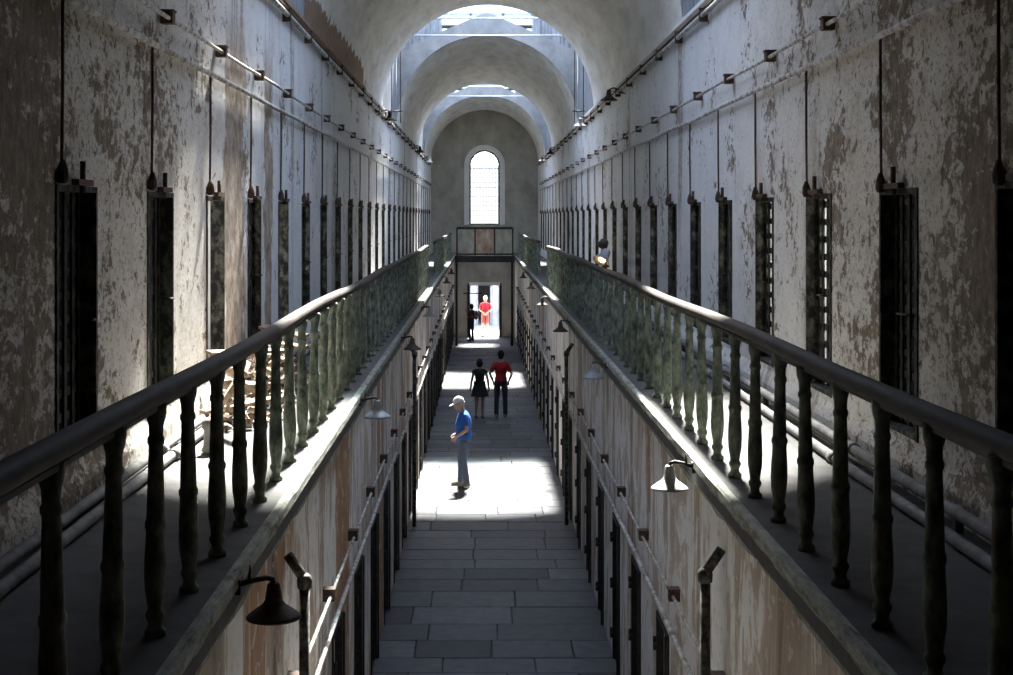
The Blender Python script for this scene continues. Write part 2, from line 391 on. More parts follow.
# ------------------------------------------------------------------ vaults, gables, roof monitors
NV = 40
arc = [(UW*math.cos(PI*i/NV), SPR+UW*math.sin(PI*i/NV)) for i in range(NV+1)]
ARO = [(2.75*math.cos(PI*i/NV), SPR+2.75*math.sin(PI*i/NV)) for i in range(NV+1)]
VS = [(BACK, 13.3), (18.3, 33.0), (38.5, 52.5), (57.5, END)]
def gable(x): return 10.95-.44*abs(x)
for k, (a, b) in enumerate(VS):
    mb = MB(); n = len(arc)
    L = [(x, y, z) for y in (a, b) for x, z in arc]+[(x, y, z) for y in (a, b) for x, z in ARO]
    fs = []
    for i in range(NV):
        fs += [(i, n+i, n+i+1, i+1), (2*n+i, 2*n+i+1, 3*n+i+1, 3*n+i)]
    mb.add(L, fs, True)
    mb.add(L, [(i, i+1, 2*n+i+1, 2*n+i) for i in range(NV)]+[(n+i, 3*n+i, 3*n+i+1, n+i+1) for i in range(NV)]+[(0, 2*n, 3*n, n), (NV, n+NV, 3*n+NV, 2*n+NV)], False)
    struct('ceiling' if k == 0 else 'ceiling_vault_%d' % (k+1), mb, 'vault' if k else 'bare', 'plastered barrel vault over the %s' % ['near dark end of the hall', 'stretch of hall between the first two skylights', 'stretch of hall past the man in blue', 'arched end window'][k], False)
    if k:
        gb = MB(); vs = []; y0, y1 = a-.002, a+.18
        for yy in (y0, y1):
            vs += [(x, yy, z) for x, z in arc]+[(x, yy, gable(x)) for x, z in arc]
        m = n
        gb.add(vs, [(i, i+1, m+i+1, m+i) for i in range(NV)]+[(2*m+i, 3*m+i, 3*m+i+1, 2*m+i+1) for i in range(NV)]+[(m+i, m+i+1, 3*m+i+1, 3*m+i) for i in range(NV)]+[(i, 2*m+i, 2*m+i+1, i+1) for i in range(NV)])
        struct('wall_gable_%d' % k, gb, 'gable', None)
EAVE, RIDGE = 10.95, 12.1
def monitor(idx, a, b):
    # side walls of upright boards, built board by board
    for s in (-1, 1):
        w_ = MB(); w_.box(s*(UW+.03), s*(UW+.16), a-.1, b+.5, SPR-.05, EAVE)
        nm = 'wall_skylight_%d_%s' % (idx, 'left' if s < 0 else 'right'); wo = struct(nm, w_, 'siding', None)
        y = a
        bm_ = MB(); bm_.box(-.012, .012, -.092, .092, 0, EAVE-SPR); me = bm_.mesh('plank', 'siding', True)
        while y < b-.1:
            link('plank', me, wo, (s*(UW+.012), y+.1, SPR)); y += .2
    # far wall above the gable: boards either side of a glazed middle
    for s in (-1, 1):
        w_ = MB(); w_.prism([(s*1.30, gable(1.3)-.22), (s*UW, gable(UW)-.22), (s*UW, EAVE), (s*1.30, EAVE)], b+.24, b+.34)
        wo = struct('wall_monitor_%d_%s' % (idx, 'left' if s < 0 else 'right'), w_, 'siding', None)
        for i in range(8):
            xx = 1.38+.149*i; bm_ = MB(); bm_.box(-.072, .072, -.012, .012, gable(xx)-.2, EAVE); bm_.build('plank', 'siding', wo, True, (s*xx, b+.232, 0))
    wn = empty('window_%d' % (idx+1)); tag(wn, 'glazed roof skylight over gap %s the vaults' % 'between', None, None, 'structure')
    wn['label'] = ['glazed skylight nearest the broken vault edge', 'glazed skylight over the man in the blue shirt', 'glazed skylight by the arched end window'][idx-1]
    f = MB()
    for x in (-1.27, -.45, .45, 1.27): f.box(x-.03, x+.03, b+.26, b+.32, 10.36, EAVE)
    f.box(-1.3, 1.3, b+.26, b+.32, EAVE-.07, EAVE)
    for yy in (a-.05, b+.29):
        f.tube([(-2.6, yy, EAVE), (0, yy, RIDGE), (2.6, yy, EAVE)], .04, 6)
    f.box(-2.62, -2.5, a-.1, b+.4, EAVE-.03, EAVE+.06); f.box(2.5, 2.62, a-.1, b+.4, EAVE-.03, EAVE+.06)
    f.box(-.04, .04, a-.1, b+.4, RIDGE-.05, RIDGE+.05)
    f.build('glazing_frame', 'steel', wn)
    nb = 6
    rf = MB(); rf.tube([(0, 0, 0), (2.6, 0, EAVE-RIDGE)], .02, 6); me = rf.mesh('rafter', 'steel', True)
    for i in range(1, nb):
        yy = a+(b-a)*i/nb
        for s in (0, 1): link('rafter', me, wn, (0, yy, RIDGE), (0, 0, PI*s))
    # panes
    for i in range(nb):
        ya, yb = a+(b-a)*i/nb, a+(b-a)*(i+1)/nb
        for s in (-1, 1):
            p = MB(); p.quad((0, ya+.02, RIDGE-.03), (0, yb-.02, RIDGE-.03), (s*2.58, yb-.02, EAVE), (s*2.58, ya+.02, EAVE))
            p.build('pane', 'glass', wn, False)
    for xa, xb in ((-1.24, -.48), (-.42, .42), (.48, 1.24)):
        p = MB(); p.quad((xa, b+.29, 10.3), (xb, b+.29, 10.3), (xb, b+.29, EAVE-.07), (xa, b+.29, EAVE-.07)); p.build('pane', 'glassblue', wn, False)
    for yy in (a-.05, b+.29):
        p = MB(); p.add([(-2.58, yy, EAVE), (2.58, yy, EAVE), (0, yy, RIDGE-.04)], [(0, 1, 2)]); p.build('pane', 'glassblue', wn, False)
    for s in (-1, 1):
        lv = MB()
        for i in range(2): lv.box(min(s*.45, s*1.24), max(s*.45, s*1.24), b+.20, b+.26, 10.34+.17*i, 10.44+.17*i)
        lv.build('dark_roof_strip', 'iron', wn)  # dark strips added in place of the black roofing beyond the gable
    for yy, zz, rr in ((b-2.2, 10.45, .025), (b-.7, 10.2, .022)):
        t_ = MB(); t_.tube([(-2.5, yy, zz), (2.5, yy, zz)], rr, 6); t_.build('tie_rod', 'steel', wn)
for i, (a, b) in enumerate(GAPS): monitor(i+1, a, b)

# headwall behind the camera and the far wall with arched window and doorway
hb = MB(); hb.box(-3, 3, BACK-.3, BACK, -.6, SPR+2.8); struct('wall_back', hb, 'bare', 'plain plaster wall closing the near end')
WZ0, WHW, WSP = 4.94, .71, 7.72          # window sill, half width, springing
DH, DTOP = .68, 2.10
ew = MB(); y0, y1 = END, END+.6
def front(x0, x1, z0, z1):
    ew.box(x0, x1, y0, y1, z0, z1)
front(-3.2, -WHW, DTOP, 11); front(WHW, 3.2, DTOP, 11); front(-WHW, WHW, DTOP, WZ0)
front(-3.2, -DH, -.6, DTOP); front(DH, 3.2, -.6, DTOP)
na = 20; pa = [(WHW*math.cos(PI*i/na), WSP+WHW*math.sin(PI*i/na)) for i in range(na+1)]
for yy in (y0, y1): ew.add([(x, yy, z) for x, z in pa]+[(x, yy, 11) for x, z in pa], [(i, i+1, na+2+i, na+1+i) for i in range(na)])
ew.add([(x, y0, z) for x, z in pa]+[(x, y1, z) for x, z in pa], [(i, na+1+i, na+2+i, i+1) for i in range(na)])
struct('wall_end', ew, 'endwall', 'dull grey plaster end wall with arched window above a doorway')
# string course on the end wall, arch ring and surround
tb = MB(); tb.box(-2.45, -1.35, END-.05, END, SPR-.05, SPR+.03); tb.box(1.35, 2.45, END-.05, END, SPR-.05, SPR+.03)
for i in range(na):
    a0, a1 = PI*i/na, PI*(i+1)/na
    P = lambda a, r, yy: (r*math.cos(a), yy, WSP+r*math.sin(a))
    tb.add([P(a0, 1.28, END-.05), P(a1, 1.28, END-.05), P(a1, 1.36, END-.05), P(a0, 1.36, END-.05), P(a0, 1.28, END), P(a1, 1.28, END), P(a1, 1.36, END), P(a0, 1.36, END)],
           [(0, 1, 2, 3), (0, 4, 5, 1), (3, 2, 6, 7)])
struct('trim_3', tb, 'endwall', 'plaster string course ringing the arched window')
win = tag(empty('window_1', (0, END, 0)), 'tall arched window with a grid of bars above the balcony', None, None, 'structure')
sb = MB()
ring = [(PI*i/na) for i in range(na+1)]
def band(mb, r0, r1, ya, yb, zb):
    pts0 = [(r0, zb)]+[(r0*math.cos(a), WSP+r0*math.sin(a)) for a in ring]+[(-r0, zb)]
    pts1 = [(r1, zb)]+[(r1*math.cos(a), WSP+r1*math.sin(a)) for a in ring]+[(-r1, zb)]
    n = len(pts0)
    vs = [(x, yy, z) for yy in (ya, yb) for pts in (pts0, pts1) for x, z in pts]
    fs = []
    for i in range(n-1):
        fs += [(i, i+1, n+i+1, n+i), (2*n+i, 3*n+i, 3*n+i+1, 2*n+i+1), (i, 2*n+i, 2*n+i+1, i+1), (n+i, n+i+1, 3*n+i+1, 3*n+i)]
    mb.add(vs, fs)
band(sb, WHW, .95, -.07, .01, WZ0); sb.build('surround', 'frame', win)
fb2 = MB(); band(fb2, WHW-.07, WHW+.01, .18, .28, WZ0); fb2.box(-WHW, WHW, .18, .28, WZ0, WZ0+.06); fb2.build('window_frame', 'iron', win)
for i in range(1, 9):
    x = -.64+1.28*i/9; zt = WSP+math.sqrt(max(0, .64**2-x*x))
    q = MB(); q.box(x-.014, x+.014, .22, .24, WZ0+.05, zt); q.build('muntin', 'muntin', win)
for i in range(1, 16):
    z = WZ0+.22*i; hwid = .64 if z < WSP else math.sqrt(max(.01, .64**2-(z-WSP)**2))
    q = MB(); th = .03 if i in (4, 8, 12) else .02; q.box(-hwid, hwid, .215, .245, z-th/2, z+th/2); q.build('muntin', 'muntin', win)
gp = MB(); gpts = [(.66, WZ0+.04)]+[(.66*math.cos(a), WSP+.66*math.sin(a)) for a in ring]+[(-.66, WZ0+.04)]
gp.add([(x, .26, z) for x, z in gpts], [tuple(range(len(gpts)))]); gp.build('pane', 'glass', win, False)
# doorway surround and its open door leaf
dr = tag(empty('door_1', (0, END, floor_z(END))), 'bright open doorway under the balcony', None, None, 'structure')
q = MB(); q.box(-.80, -.68, -.08, .02, 0, 2.5); q.box(.68, .80, -.08, .02, 0, 2.5); q.build('door_frame', 'iron', dr)
q = MB(); q.box(-.72, .72, -.1, .02, 2.41, 2.56); q.build('lintel', 'frame', dr)
q = MB(); q.box(-1.0, -.10, -.13, -.09, 2.02, 2.07); q.build('draw_bar', 'iron', dr)
# the yard outside the doorway
q = MB(); q.quad((-14, END+.5, -.32), (14, END+.5, -.32), (14, 120, -.32), (-14, 120, -.32)); struct('ground', q, 'ground', 'pale sunlit yard ground outside the doorway', False)
q = MB(); q.box(-8, -.32, 73, 73.5, -.4, 3.9); q.box(.32, 8, 73, 73.5, -.4, 3.9); q.box(-.32, .32, 73, 73.5, 2.4, 3.9); q.box(-1.6, 1.4, 79, 79.2, -.4, 3); q.box(-1.6, -1.5, 73.5, 79, -.4, 3); q.box(1.3, 1.4, 73.5, 79, -.4, 3); q.box(-1.6, 1.4, 73.5, 79.2, 2.9, 3)
struct('wall_yard', q, 'facade', 'grey stone wall with a dark opening across the yard')
for i, x in enumerate((-.55, .58, 1.2, -1.15)):
    q = MB(); q.box(x-.13, x+.13, 72.8, 73.0, -.4, 3.6); struct('trim_%d' % (7+i), q, 'facade', None)

ob = tag(empty('building', (0, 86, -.32)), 'pale building seen through the bars of the arched window', 'building')
q = MB(); q.box(-9, 9, 0, 4, 0, 8.6); q.build('wall', 'palewall', ob)
for z in (5.6, 6.7, 7.8): q = MB(); q.box(-9, 9, -.12, 0, z, z+.16); q.build('ledge', 'palewall', ob)
q = MB(); q.box(-9.2, 9.2, -.3, 4.3, 8.6, 8.8); q.build('eaves', 'steel', ob)
# ------------------------------------------------------------------ cell doors (setting): shared meshes, one object each
def door_meshes(hw, h, dep, lat):
    d = {}
    q = MB(); t = .045
    q.box(-.010, dep, -hw-.02, -hw+t*.3, 0, h+.02); q.box(-.010, dep, hw-t*.3, hw+.02, 0, h+.02); q.box(-.010, dep, -hw-.02, hw+.02, h-.015, h+.02); q.box(0, dep, -hw, hw, 0, .03)
    d['door_frame'] = q.mesh('door_frame', 'jamb', True)
    q = MB()
    q.box(dep-.03, dep, -hw, -hw+.06, .03, h-.015); q.box(dep-.03, dep, hw-.06, hw, .03, h-.015)
    nv, nh = 4, 11
    for i in range(1, nv+1):
        c = -hw+2*hw*i/(nv+1); q.box(dep-.03, dep-.018, c-.026, c+.026, .03, h-.015)
    for i in range(nh):
        c = .07+(h-.13)*i/(nh-1); q.box(dep-.016, dep-.004, -hw, hw, c-.026, c+.026)
    d['lattice'] = q.mesh('lattice', 'lattice', True)
    q = MB(); q.tube([(dep-.03, -hw+.10, h*.5), (-.02, -hw+.10, h*.5), (-.045, -hw+.16, h*.5), (-.045, -hw+.26, h*.5)], .008, 6)
    d['latch'] = q.mesh('latch', 'lattice', True)
    q = MB(); q.tube([(-.035, .0, h-.02), (-.035, .0, h+.16)], .017, 6); q.box(-.055, -.012, -.16, .14, h+.02, h+.055); d['top_bolt'] = q.mesh('top_bolt', 'rust', True)
    return d
UD = door_meshes(UHW, UZB-UZA, .115, True)
q = MB(); t = .04; h = LZB
q.box(-.016, .1, -.39, -.35, -.3, h+.03); q.box(-.016, .1, .35, .39, -.3, h+.03); q.box(-.016, .1, -.39, .39, h-.01, h+.03); LF = q.mesh('door_frame', 'iron', True)
q = MB(); q.box(.05, .09, -.35, .35, -.3, h-.01); LP = q.mesh('door_panel', 'jamb', True); LPW = q.mesh('door_panel', 'whitewood', True)
q = MB(); q.tube([(-.03, .37, 0), (-.03, .37, .12)], .016, 8); q.box(-.04, -.015, .30, .40, .03, .07); LH = q.mesh('hinge', 'iron', True)
q = MB(); q.tube([(-.03, -.37, -.25), (-.03, -.37, h+.02)], .011, 6); LB = q.mesh('slide_bar', 'iron', True)
dn = 2
def struct_door(x, y, z, s):
    global dn
    o = empty('door_%d' % dn, (x, y, z)); o['kind'] = 'structure'; dn += 1
    o.rotation_euler = (0, 0, 0 if s > 0 else PI); return o
for s, ds in ((-1, LDOORS), (1, RDOORS)):
    for i, y in enumerate(ds):
        if y < 4: continue
        o = struct_door(s*UW, y, UZA, s)
        o['label'] = 'narrow iron lattice cell door along the %s upper gallery' % ('left' if s < 0 else 'right')
        link('door_frame', UD['door_frame'], o)
        openleaf = (s < 0 and 11 < y < 13) or (s < 0 and 16 < y < 17)
        l_ = link('lattice', UD['lattice'], o)
        if openleaf:
            l_.rotation_euler = (0, 0, 1.35*(1)); l_.location = (.55, .36, 0)
        else: link('latch', UD['latch'], o)
        link('top_bolt', UD['top_bolt'], o)
for s, ds in ((-1, LLD), (1, LRD)):
    for i, y in enumerate(ds):
        if y < 11: continue
        o = struct_door(s*LW, y, floor_z(y), s)
        o['label'] = 'dark iron framed cell door under the %s gallery' % ('left' if s < 0 else 'right')
        link('door_frame', LF, o); link('door_panel', LPW if i % 3 else LP, o); link('slide_bar', LB, o)
        for zz in (.25, .85, 1.4): link('hinge', LH, o, (0, 0, zz))

# ------------------------------------------------------------------ balustrades
bprof = [(.050, 0), (.052, .022), (.036, .034), (.032, .055), (.045, .078), (.047, .092), (.036, .108), (.038, .128), (.050, .19), (.053, .25), (.051, .32), (.045, .40), (.045, .425), (.051, .435), (.051, .455), (.043, .468), (.041, .56), (.037, .68), (.034, .76), (.041, .772), (.041, .79), (.034, .80), (.036, .84), (.047, .875), (.050, .90), (.050, .925)]
bme = MB().lathe([(r*.86, z) for r, z in bprof], n=10).mesh('baluster', 'balu', True)
bcap = MB(); bcap.box(-.05, .05, -.05, .05, .868, .925); capme = bcap.mesh('capital', 'balu', True)
RZ = GAL+1.012
def balustrade(s, ya, yb, yfirst, label, bend=False):
    o = empty('balustrade', (s*BX, ya, GAL)); tag(o, label, 'balustrade')
    rp = [(-.052, -.03), (-.045, -.052), (.045, -.052), (.052, -.03), (.058, -.005), (.05, .022), (.028, .038), (-.028, .038), (-.05, .022), (-.058, -.005)]
    r = MB(); n = len(rp); N = max(2, int((yb-ya)/1.2)); vs = []
    for i in range(N+1):
        y = (yb-ya)*i/N; sag = .012*math.sin(y*.9+s)
        dx = .01*math.sin(y*.5)
        vs += [(a*.82+dx, y, .967+b*.72+sag) for a, b in rp]
    r.add(vs, [(i*n+j, i*n+(j+1) % n, (i+1)*n+(j+1) % n, (i+1)*n+j) for i in range(N) for j in range(n)], True)
    r.f += [list(range(n)), list(range(N*n, N*n+n))[::-1]]; r.sm += [False]*2; r.mi += [0]*2
    r.build('handrail', 'rail', o)
    st = MB(); st.box(-.022, .022, 0, yb-ya, .902, .922); st.build('iron_strip', 'iron', o)
    y = yfirst
    while y < yb-.1:
        b_ = link('baluster', bme, o, (0, y-ya, 0), (R.uniform(-.012, .012), R.uniform(-.012, .012), R.uniform(0, 6)))
        y += .66
    return o
balustrade(-1, 1.5, 34.3, 1.62, 'long balustrade with green iron balusters on the gallery with rubble')
balustrade(1, 1.5, 34.3, 1.73, 'long balustrade with green iron balusters and a lit lamp clamped to it')
balustrade(-1, 39.2, 60.3, 39.4, 'short far balustrade on the gallery with rubble, running to the end balcony')
balustrade(1, 39.2, 60.3, 39.4, 'short far balustrade opposite the rubble, running to the end balcony')

# end balcony across the hall
bo = tag(empty('balcony', (0, 60.3, GAL)), 'dark balcony with rust stained parapet panels below the arched window', 'balcony')
q = MB(); q.box(-GE+.005, GE-.005, 0, 2.2, -.28, 0); q.build('deck', 'iron', bo)
q = MB(); q.box(-1.2, 1.2, -.02, .06, 1.14, 1.24); q.box(-1.2, 1.2, -.02, .06, .02, .10); q.build('parapet_rail', 'iron', bo)
for x in (-1.2, -.42, .42, 1.2): q = MB(); q.box(x-.035, x+.035, -.03, .05, 0, 1.2); q.build('post', 'iron', bo)
for i, (xa, xb) in enumerate(((-1.16, -.46), (-.38, .38), (.46, 1.16))):
    q = MB(); q.box(xa, xb, 0, .03, .10, 1.14); q.build('parapet_panel', 'panelrust' if i == 1 else 'panel', bo)
for x in (-1.22, 1.18): q = MB(); q.tube([(x, .3, -.28), (x, .3, -3.95)], .05, 8); q.build('support_post', 'iron', bo)

# ------------------------------------------------------------------ conduits
def wavy(y0, y1, x, z, amp=.012, st=2.0):
    n = max(2, int((y1-y0)/st)); return [(x+R.uniform(-amp, amp)*.4, y0+(y1-y0)*i/n, z+R.uniform(-amp, amp)) for i in range(n+1)]
def conduit(s, x, z, y0, y1, r, boxes, drops, label, dl=None, mat='pipe', grp=None):
    o = tag(empty('wall_conduit', (0, 0, 0)), label, 'conduit', grp)
    q = MB(); q.tube(wavy(y0, y1, x, z), r, 8); q.build('pipe', mat, o)
    if boxes:
        b_ = MB(); b_.box(-.03, .06, -.045, .045, -.03, .06); b_.box(-.038, .066, -.052, .052, .055, .07); me = b_.mesh('junction_box', 'box', True)
        for y in boxes: link('junction_box', me, o, (x, y, z-.01), (0, 0, 0 if s > 0 else PI))
    if drops:
        d_ = MB(); d_.tube([(0, 0, 0), (.0, 0, -dl*.5), (.005, 0, -dl)], [.010, .010, .009], 6); d_.lathe([(.012, -dl+.02), (.03, -dl-.03), (.034, -dl-.08), (.02, -dl-.11)], n=8)
        d_.box(-.02, .05, -.035, .035, -dl-.1, -dl-.04)
        me = d_.mesh('drop_pipe', 'rust', True)
        for y in drops: link('drop_pipe', me, o, (s*(UW-.03), y, z), (0, 0, 0 if s > 0 else PI))
    return o
conduit(-1, -(UW-.07), EYE+1.44, 1, 62, .016, [y for y in LDOORS if y > 5], None, 'thin conduit with rusty boxes high on the wall above the rubble')
conduit(1, UW-.07, EYE+1.44, 1, 62, .016, [y-.5 for y in RDOORS if y > 5], None, 'thin conduit with rusty boxes high on the wall opposite the rubble')
conduit(-1, -(UW-.045), EYE+1.215, 1, 62, .023, None, [y-.37 for y in LDOORS if y > 4], 'thick limewashed conduit with drops above the doors, rubble side', .92)
conduit(1, UW-.045, EYE+1.19, 1, 62, .023, None, [y+.30 for y in RDOORS if y > 4], 'thick limewashed conduit with drops above the doors, opposite the rubble', .92)
conduit(-1, -(LW-.06), 2.26, 6, 62, .014, [y-1.0 for y in LLD if y > 8], None, 'thin boxed conduit on the lower wall beneath the rubble gallery')
conduit(1, LW-.06, 2.26, 6, 62, .014, [y-1.0 for y in LRD if y > 8], None, 'thin boxed conduit on the lower wall opposite the rubble gallery')
conduit(-1, -(LW-.05), 1.93, 6, 62, .023, None, None, 'thick pale pipe above the lower doors beneath the rubble gallery')
conduit(1, LW-.05, 1.93, 6, 62, .023, None, None, 'thick pale pipe above the lower doors opposite the rubble gallery')
# cornice pipes under the vault
for s in (-1, 1):
    o = tag(empty('cornice_pipe', (0, 0, 0)), 'pipe run under the vault springing, %s' % ('rubble side' if s < 0 else 'opposite the rubble'), 'pipe')
    q = MB(); q.tube(wavy(1, 64, s*(UW-.06), 7.66, .01), .03, 8); q.build('pipe', 'pipe', o)
    q = MB(); q.tube(wavy(1, 64, s*(UW-.05), 7.73, .01), .018, 6); q.build('cable', 'rust', o)
    br = MB(); br.box(-.10, .0, -.02, .02, -.06, .10); me = br.mesh('bracket', 'rust', True)
    for k in range(3, 31): link('bracket', me, o, (s*UW if s > 0 else s*UW+.10, k*2.05, 7.65))
    cb = MB(); cb.prism([(s*UW, SPR-.03), (s*(UW-.05), SPR+.01), (s*(UW-.05), SPR+.06), (s*UW, SPR+.09)], BACK, END); struct('trim_%d' % (5 if s < 0 else 6), cb, 'vault', None)

# pipes lying on the gallery floors
def floor_pipe(x, z, r, y0, y1, label):
    o = tag(empty('floor_pipe', (x, y0, GAL)), label, 'pipe')
    n = int((y1-y0)/2.5); q = MB()
    q.tube([(R.uniform(-.01, .01), (y1-y0)*i/n, z) for i in range(n+1)], r, 10); q.build('pipe', 'floorpipe', o)
    c = MB(); c.tube([(0, -.06, 0), (0, .06, 0)], r*1.25, 10); me = c.mesh('coupling', 'floorpipe', True)
    for i in range(1, n, 2): link('coupling', me, o, (0, (y1-y0)*i/n, z))
    k = MB(); k.box(-r*.6, r*.6, -.03, .03, 0, z-r*.8); me = k.mesh('support_block', 'gal', True)
    if z > r*1.6:
        for i in range(1, n): link('support_block', me, o, (0, (y1-y0)*i/n+.4, 0))
    return o
floor_pipe(-2.275, .037, .035, 2, 30, 'low pipe resting on the gallery floor beside the rubble')
floor_pipe(-2.365, .075, .034, 2, 30, 'raised pipe along the wall base behind the low pipe, rubble side')
floor_pipe(2.23, .037, .035, 2, 32, 'low thin pipe on the gallery floor opposite the rubble')
floor_pipe(2.355, .10, .036, 2, 32, 'raised pipe along the wall base opposite the rubble')

# elbow pipes leaving the lower walls
for s, y, lab in ((-1, 9.0, 'mottled elbow pipe beside the rusted gallery lamp'), (1, 9.15, 'mottled elbow pipe below the white enamel lamp'), (-1, 23.9, 'dark elbow pipe on the wall beside the man in blue'), (1, 24.0, 'dark elbow pipe facing the man in blue')):
    o = tag(empty('elbow_pipe', (s*LW, y, 0)), lab, 'pipe')
    q = MB(); q.tube([(-s*.022, 0, 3.13), (-s*.13, 0, 2.97)], .034, 8); q.build('stub', 'mosspipe', o)
    q = MB(); q.lathe([(.034, -.05), (.046, -.045), (.05, 0), (.044, .035), (.02, .05)], (-s*.13, 0, 2.96), 10); q.build('elbow_joint', 'mosspipe', o)
    q = MB(); q.tube([(-s*.13, 0, 2.96), (-s*.13, 0, 2.0), (-s*.125, 0, .02)], .034, 8); q.build('downpipe', 'mosspipe', o)

# ------------------------------------------------------------------ lamps on the gallery edge
sp = [(.128, 0), (.130, .006), (.118, .018), (.085, .042), (.056, .062), (.042, .082), (.036, .12), (.031, .155), (.022, .165)]
spi = [(.122, .004), (.08, .034), (.038, .075), (.02, .08)]
def gal_lamp(s, y, mat, label, grp=None):
    o = tag(empty('gallery_lamp', (s*GE, y, GAL)), label, 'lamp', grp)
    cx = -s*.155; rim = -.205
    q = MB(); q.lathe([(r, rim+z) for r, z in sp], (cx, 0, 0), 20); q.build('lamp_shade', mat, o)
    q = MB(); q.tube([(s*.03, 0, -.055), (-s*.06, 0, -.030), (-s*.12, 0, -.018), (-s*.15, 0, -.026), (cx, 0, -.05)], .014, 8); q.tube([(-s*.04, 0, -.03), (-s*.045, 0, .04)], [.010, .003], 6); q.build('lamp_arm', 'shade_dark' if mat != 'shade_white' else 'iron', o)
    q = MB(); q.lathe([(.02, 0), (.028, .02), (.02, .045), (.012, .06)], (cx, 0, rim+.01), 10); q.build('bulb', 'shade_grey', o)
    q = MB(); q.box(min(-s*.005, s*.02), max(-s*.005, s*.02), -.035, .035, -.09, -.02); q.build('mounting_plate', 'iron', o)
gal_lamp(-1, 6.55, 'shade_dark', 'rusty black bell lamp on the gallery edge beside a mottled elbow pipe')
gal_lamp(-1, 13.1, 'shade_grey', 'pale grey enamel lamp on the gallery edge below the rubble')
gal_lamp(-1, 19.8, 'shade_dark', 'black bell lamp on the gallery edge above a dark elbow pipe, rubble side')
gal_lamp(-1, 26.4, 'shade_white', 'white enamel lamp on the gallery edge past the rubble')
for y in (33.0, 39.6, 46.2): gal_lamp(-1, y, 'shade_dark', 'small far bell lamp on the gallery edge, rubble side', 'far lamps on the rubble side gallery edge')
gal_lamp(1, 9.65, 'shade_white', 'white enamel bell lamp on the gallery edge above an elbow pipe')
gal_lamp(1, 16.3, 'shade_grey', 'dim grey enamel lamp on the gallery edge under the lit clamp lamp')
gal_lamp(1, 22.9, 'shade_dark', 'dark bell lamp on the gallery edge above a dark elbow pipe, opposite the rubble')
for y in (29.7, 36.5, 43.0): gal_lamp(1, y, 'shade_dark', 'small far bell lamp on the gallery edge opposite the rubble', 'far lamps opposite the rubble')
# lamps below the vault
def vault_lamp(s, y, mat, label, grp=None):
    o = tag(empty('vault_lamp', (s*UW, y, 7.62)), label, 'lamp', grp); k = 1.25
    cx = -s*.28
    q = MB(); q.lathe([(r*k, -.16+z*k) for r, z in sp], (cx, 0, 0), 18); q.build('lamp_shade', mat, o)
    q = MB(); q.tube([(-s*.012, 0, -.02), (-s*.10, 0, .05), (-s*.2, 0, .08), (cx, 0, .04)], .014, 8); q.build('lamp_arm', 'rust', o)
    q = MB(); q.tube([(-s*.01, -.35, -.06), (cx, 0, .03)], .009, 6); q.build('stay', 'rust', o)
for y, m, lab in ((31.4, 'shade_dark', 'rusty lamp under the first vault arch, rubble side'), (47, 'shade_dark', 'dark lamp under the second vault, rubble side'), (55.5, 'shade_white', 'pale lamp beside the far skylight, rubble side')): vault_lamp(-1, y, m, lab)
for y, m, lab in ((26.0, 'shade_dark', 'dark lamp on the cornice pipe under the first vault, opposite the rubble'), (33.5, 'shade_grey', 'grey lamp at the edge of the first vault arch, opposite the rubble'), (48, 'shade_dark', 'dark lamp under the second vault, opposite the rubble'), (54.5, 'shade_dark', 'dark lamp beside the far skylight, opposite the rubble')): vault_lamp(1, y, m, lab)
# the lit lamp clamped to the handrail
o = tag(empty('clamp_lamp', (BX, 18.3, RZ)), 'small lit lamp with a warm glow clamped to the handrail', 'lamp')
tl = Matrix.Rotation(math.radians(-28), 4, 'X') @ Matrix.Rotation(math.radians(28), 4, 'Y')
q = MB(); q.lathe([(.02, .16), (.05, .15), (.062, .10), (.07, .05), (.115, -.02), (.12, -.03), (.112, -.03), (.07, .03)], (-.05, -.02, .10), 16, mat=tl); q.build('lamp_head', 'shade_grey', o)
q = MB(); q.ell(Vector((-.05, -.02, .10))+tl @ Vector((0, 0, .0)), (.05, .05, .03), mat=tl); q.build('bulb', 'bulb', o)
q = MB(); q.tube([(0, 0, .02), (0, .03, .10), (-.04, .04, .14)], .014, 8); q.box(-.045, .045, -.03, .03, .0, .03); q.build('clamp', 'iron', o)
o = tag(empty('spot_lamp', (BX, 18.9, RZ)), 'unlit dark spot lamp on a rod behind the lit clamp lamp', 'lamp')
q = MB(); q.tube([(0, 0, .0), (0, 0, .22)], .012, 6); q.build('rod', 'iron', o)
q = MB(); q.lathe([(.03, .12), (.06, .09), (.075, 0), (.07, 0)], (0, -.02, .26), 14, mat=tl); q.build('lamp_head', 'shade_dark', o)

# hanging rods inside the middle skylight
for s in (-1, 1):
    o = tag(empty('hanging_rod_frame', (s*2.3, 35.2, SPR)), 'thin iron rod frame hanging in the skylight gap, %s' % ('rubble side' if s < 0 else 'opposite the rubble'), 'rod frame')
    for dx in (-.11, .11): q = MB(); q.tube([(dx, 0, 2.6), (dx, 0, -.15)], .012, 6); q.build('rod', 'iron', o)
    q = MB(); q.tube([(-.16, 0, .15), (.16, 0, .15)], .018, 6); q.build('cross_bar', 'iron', o)

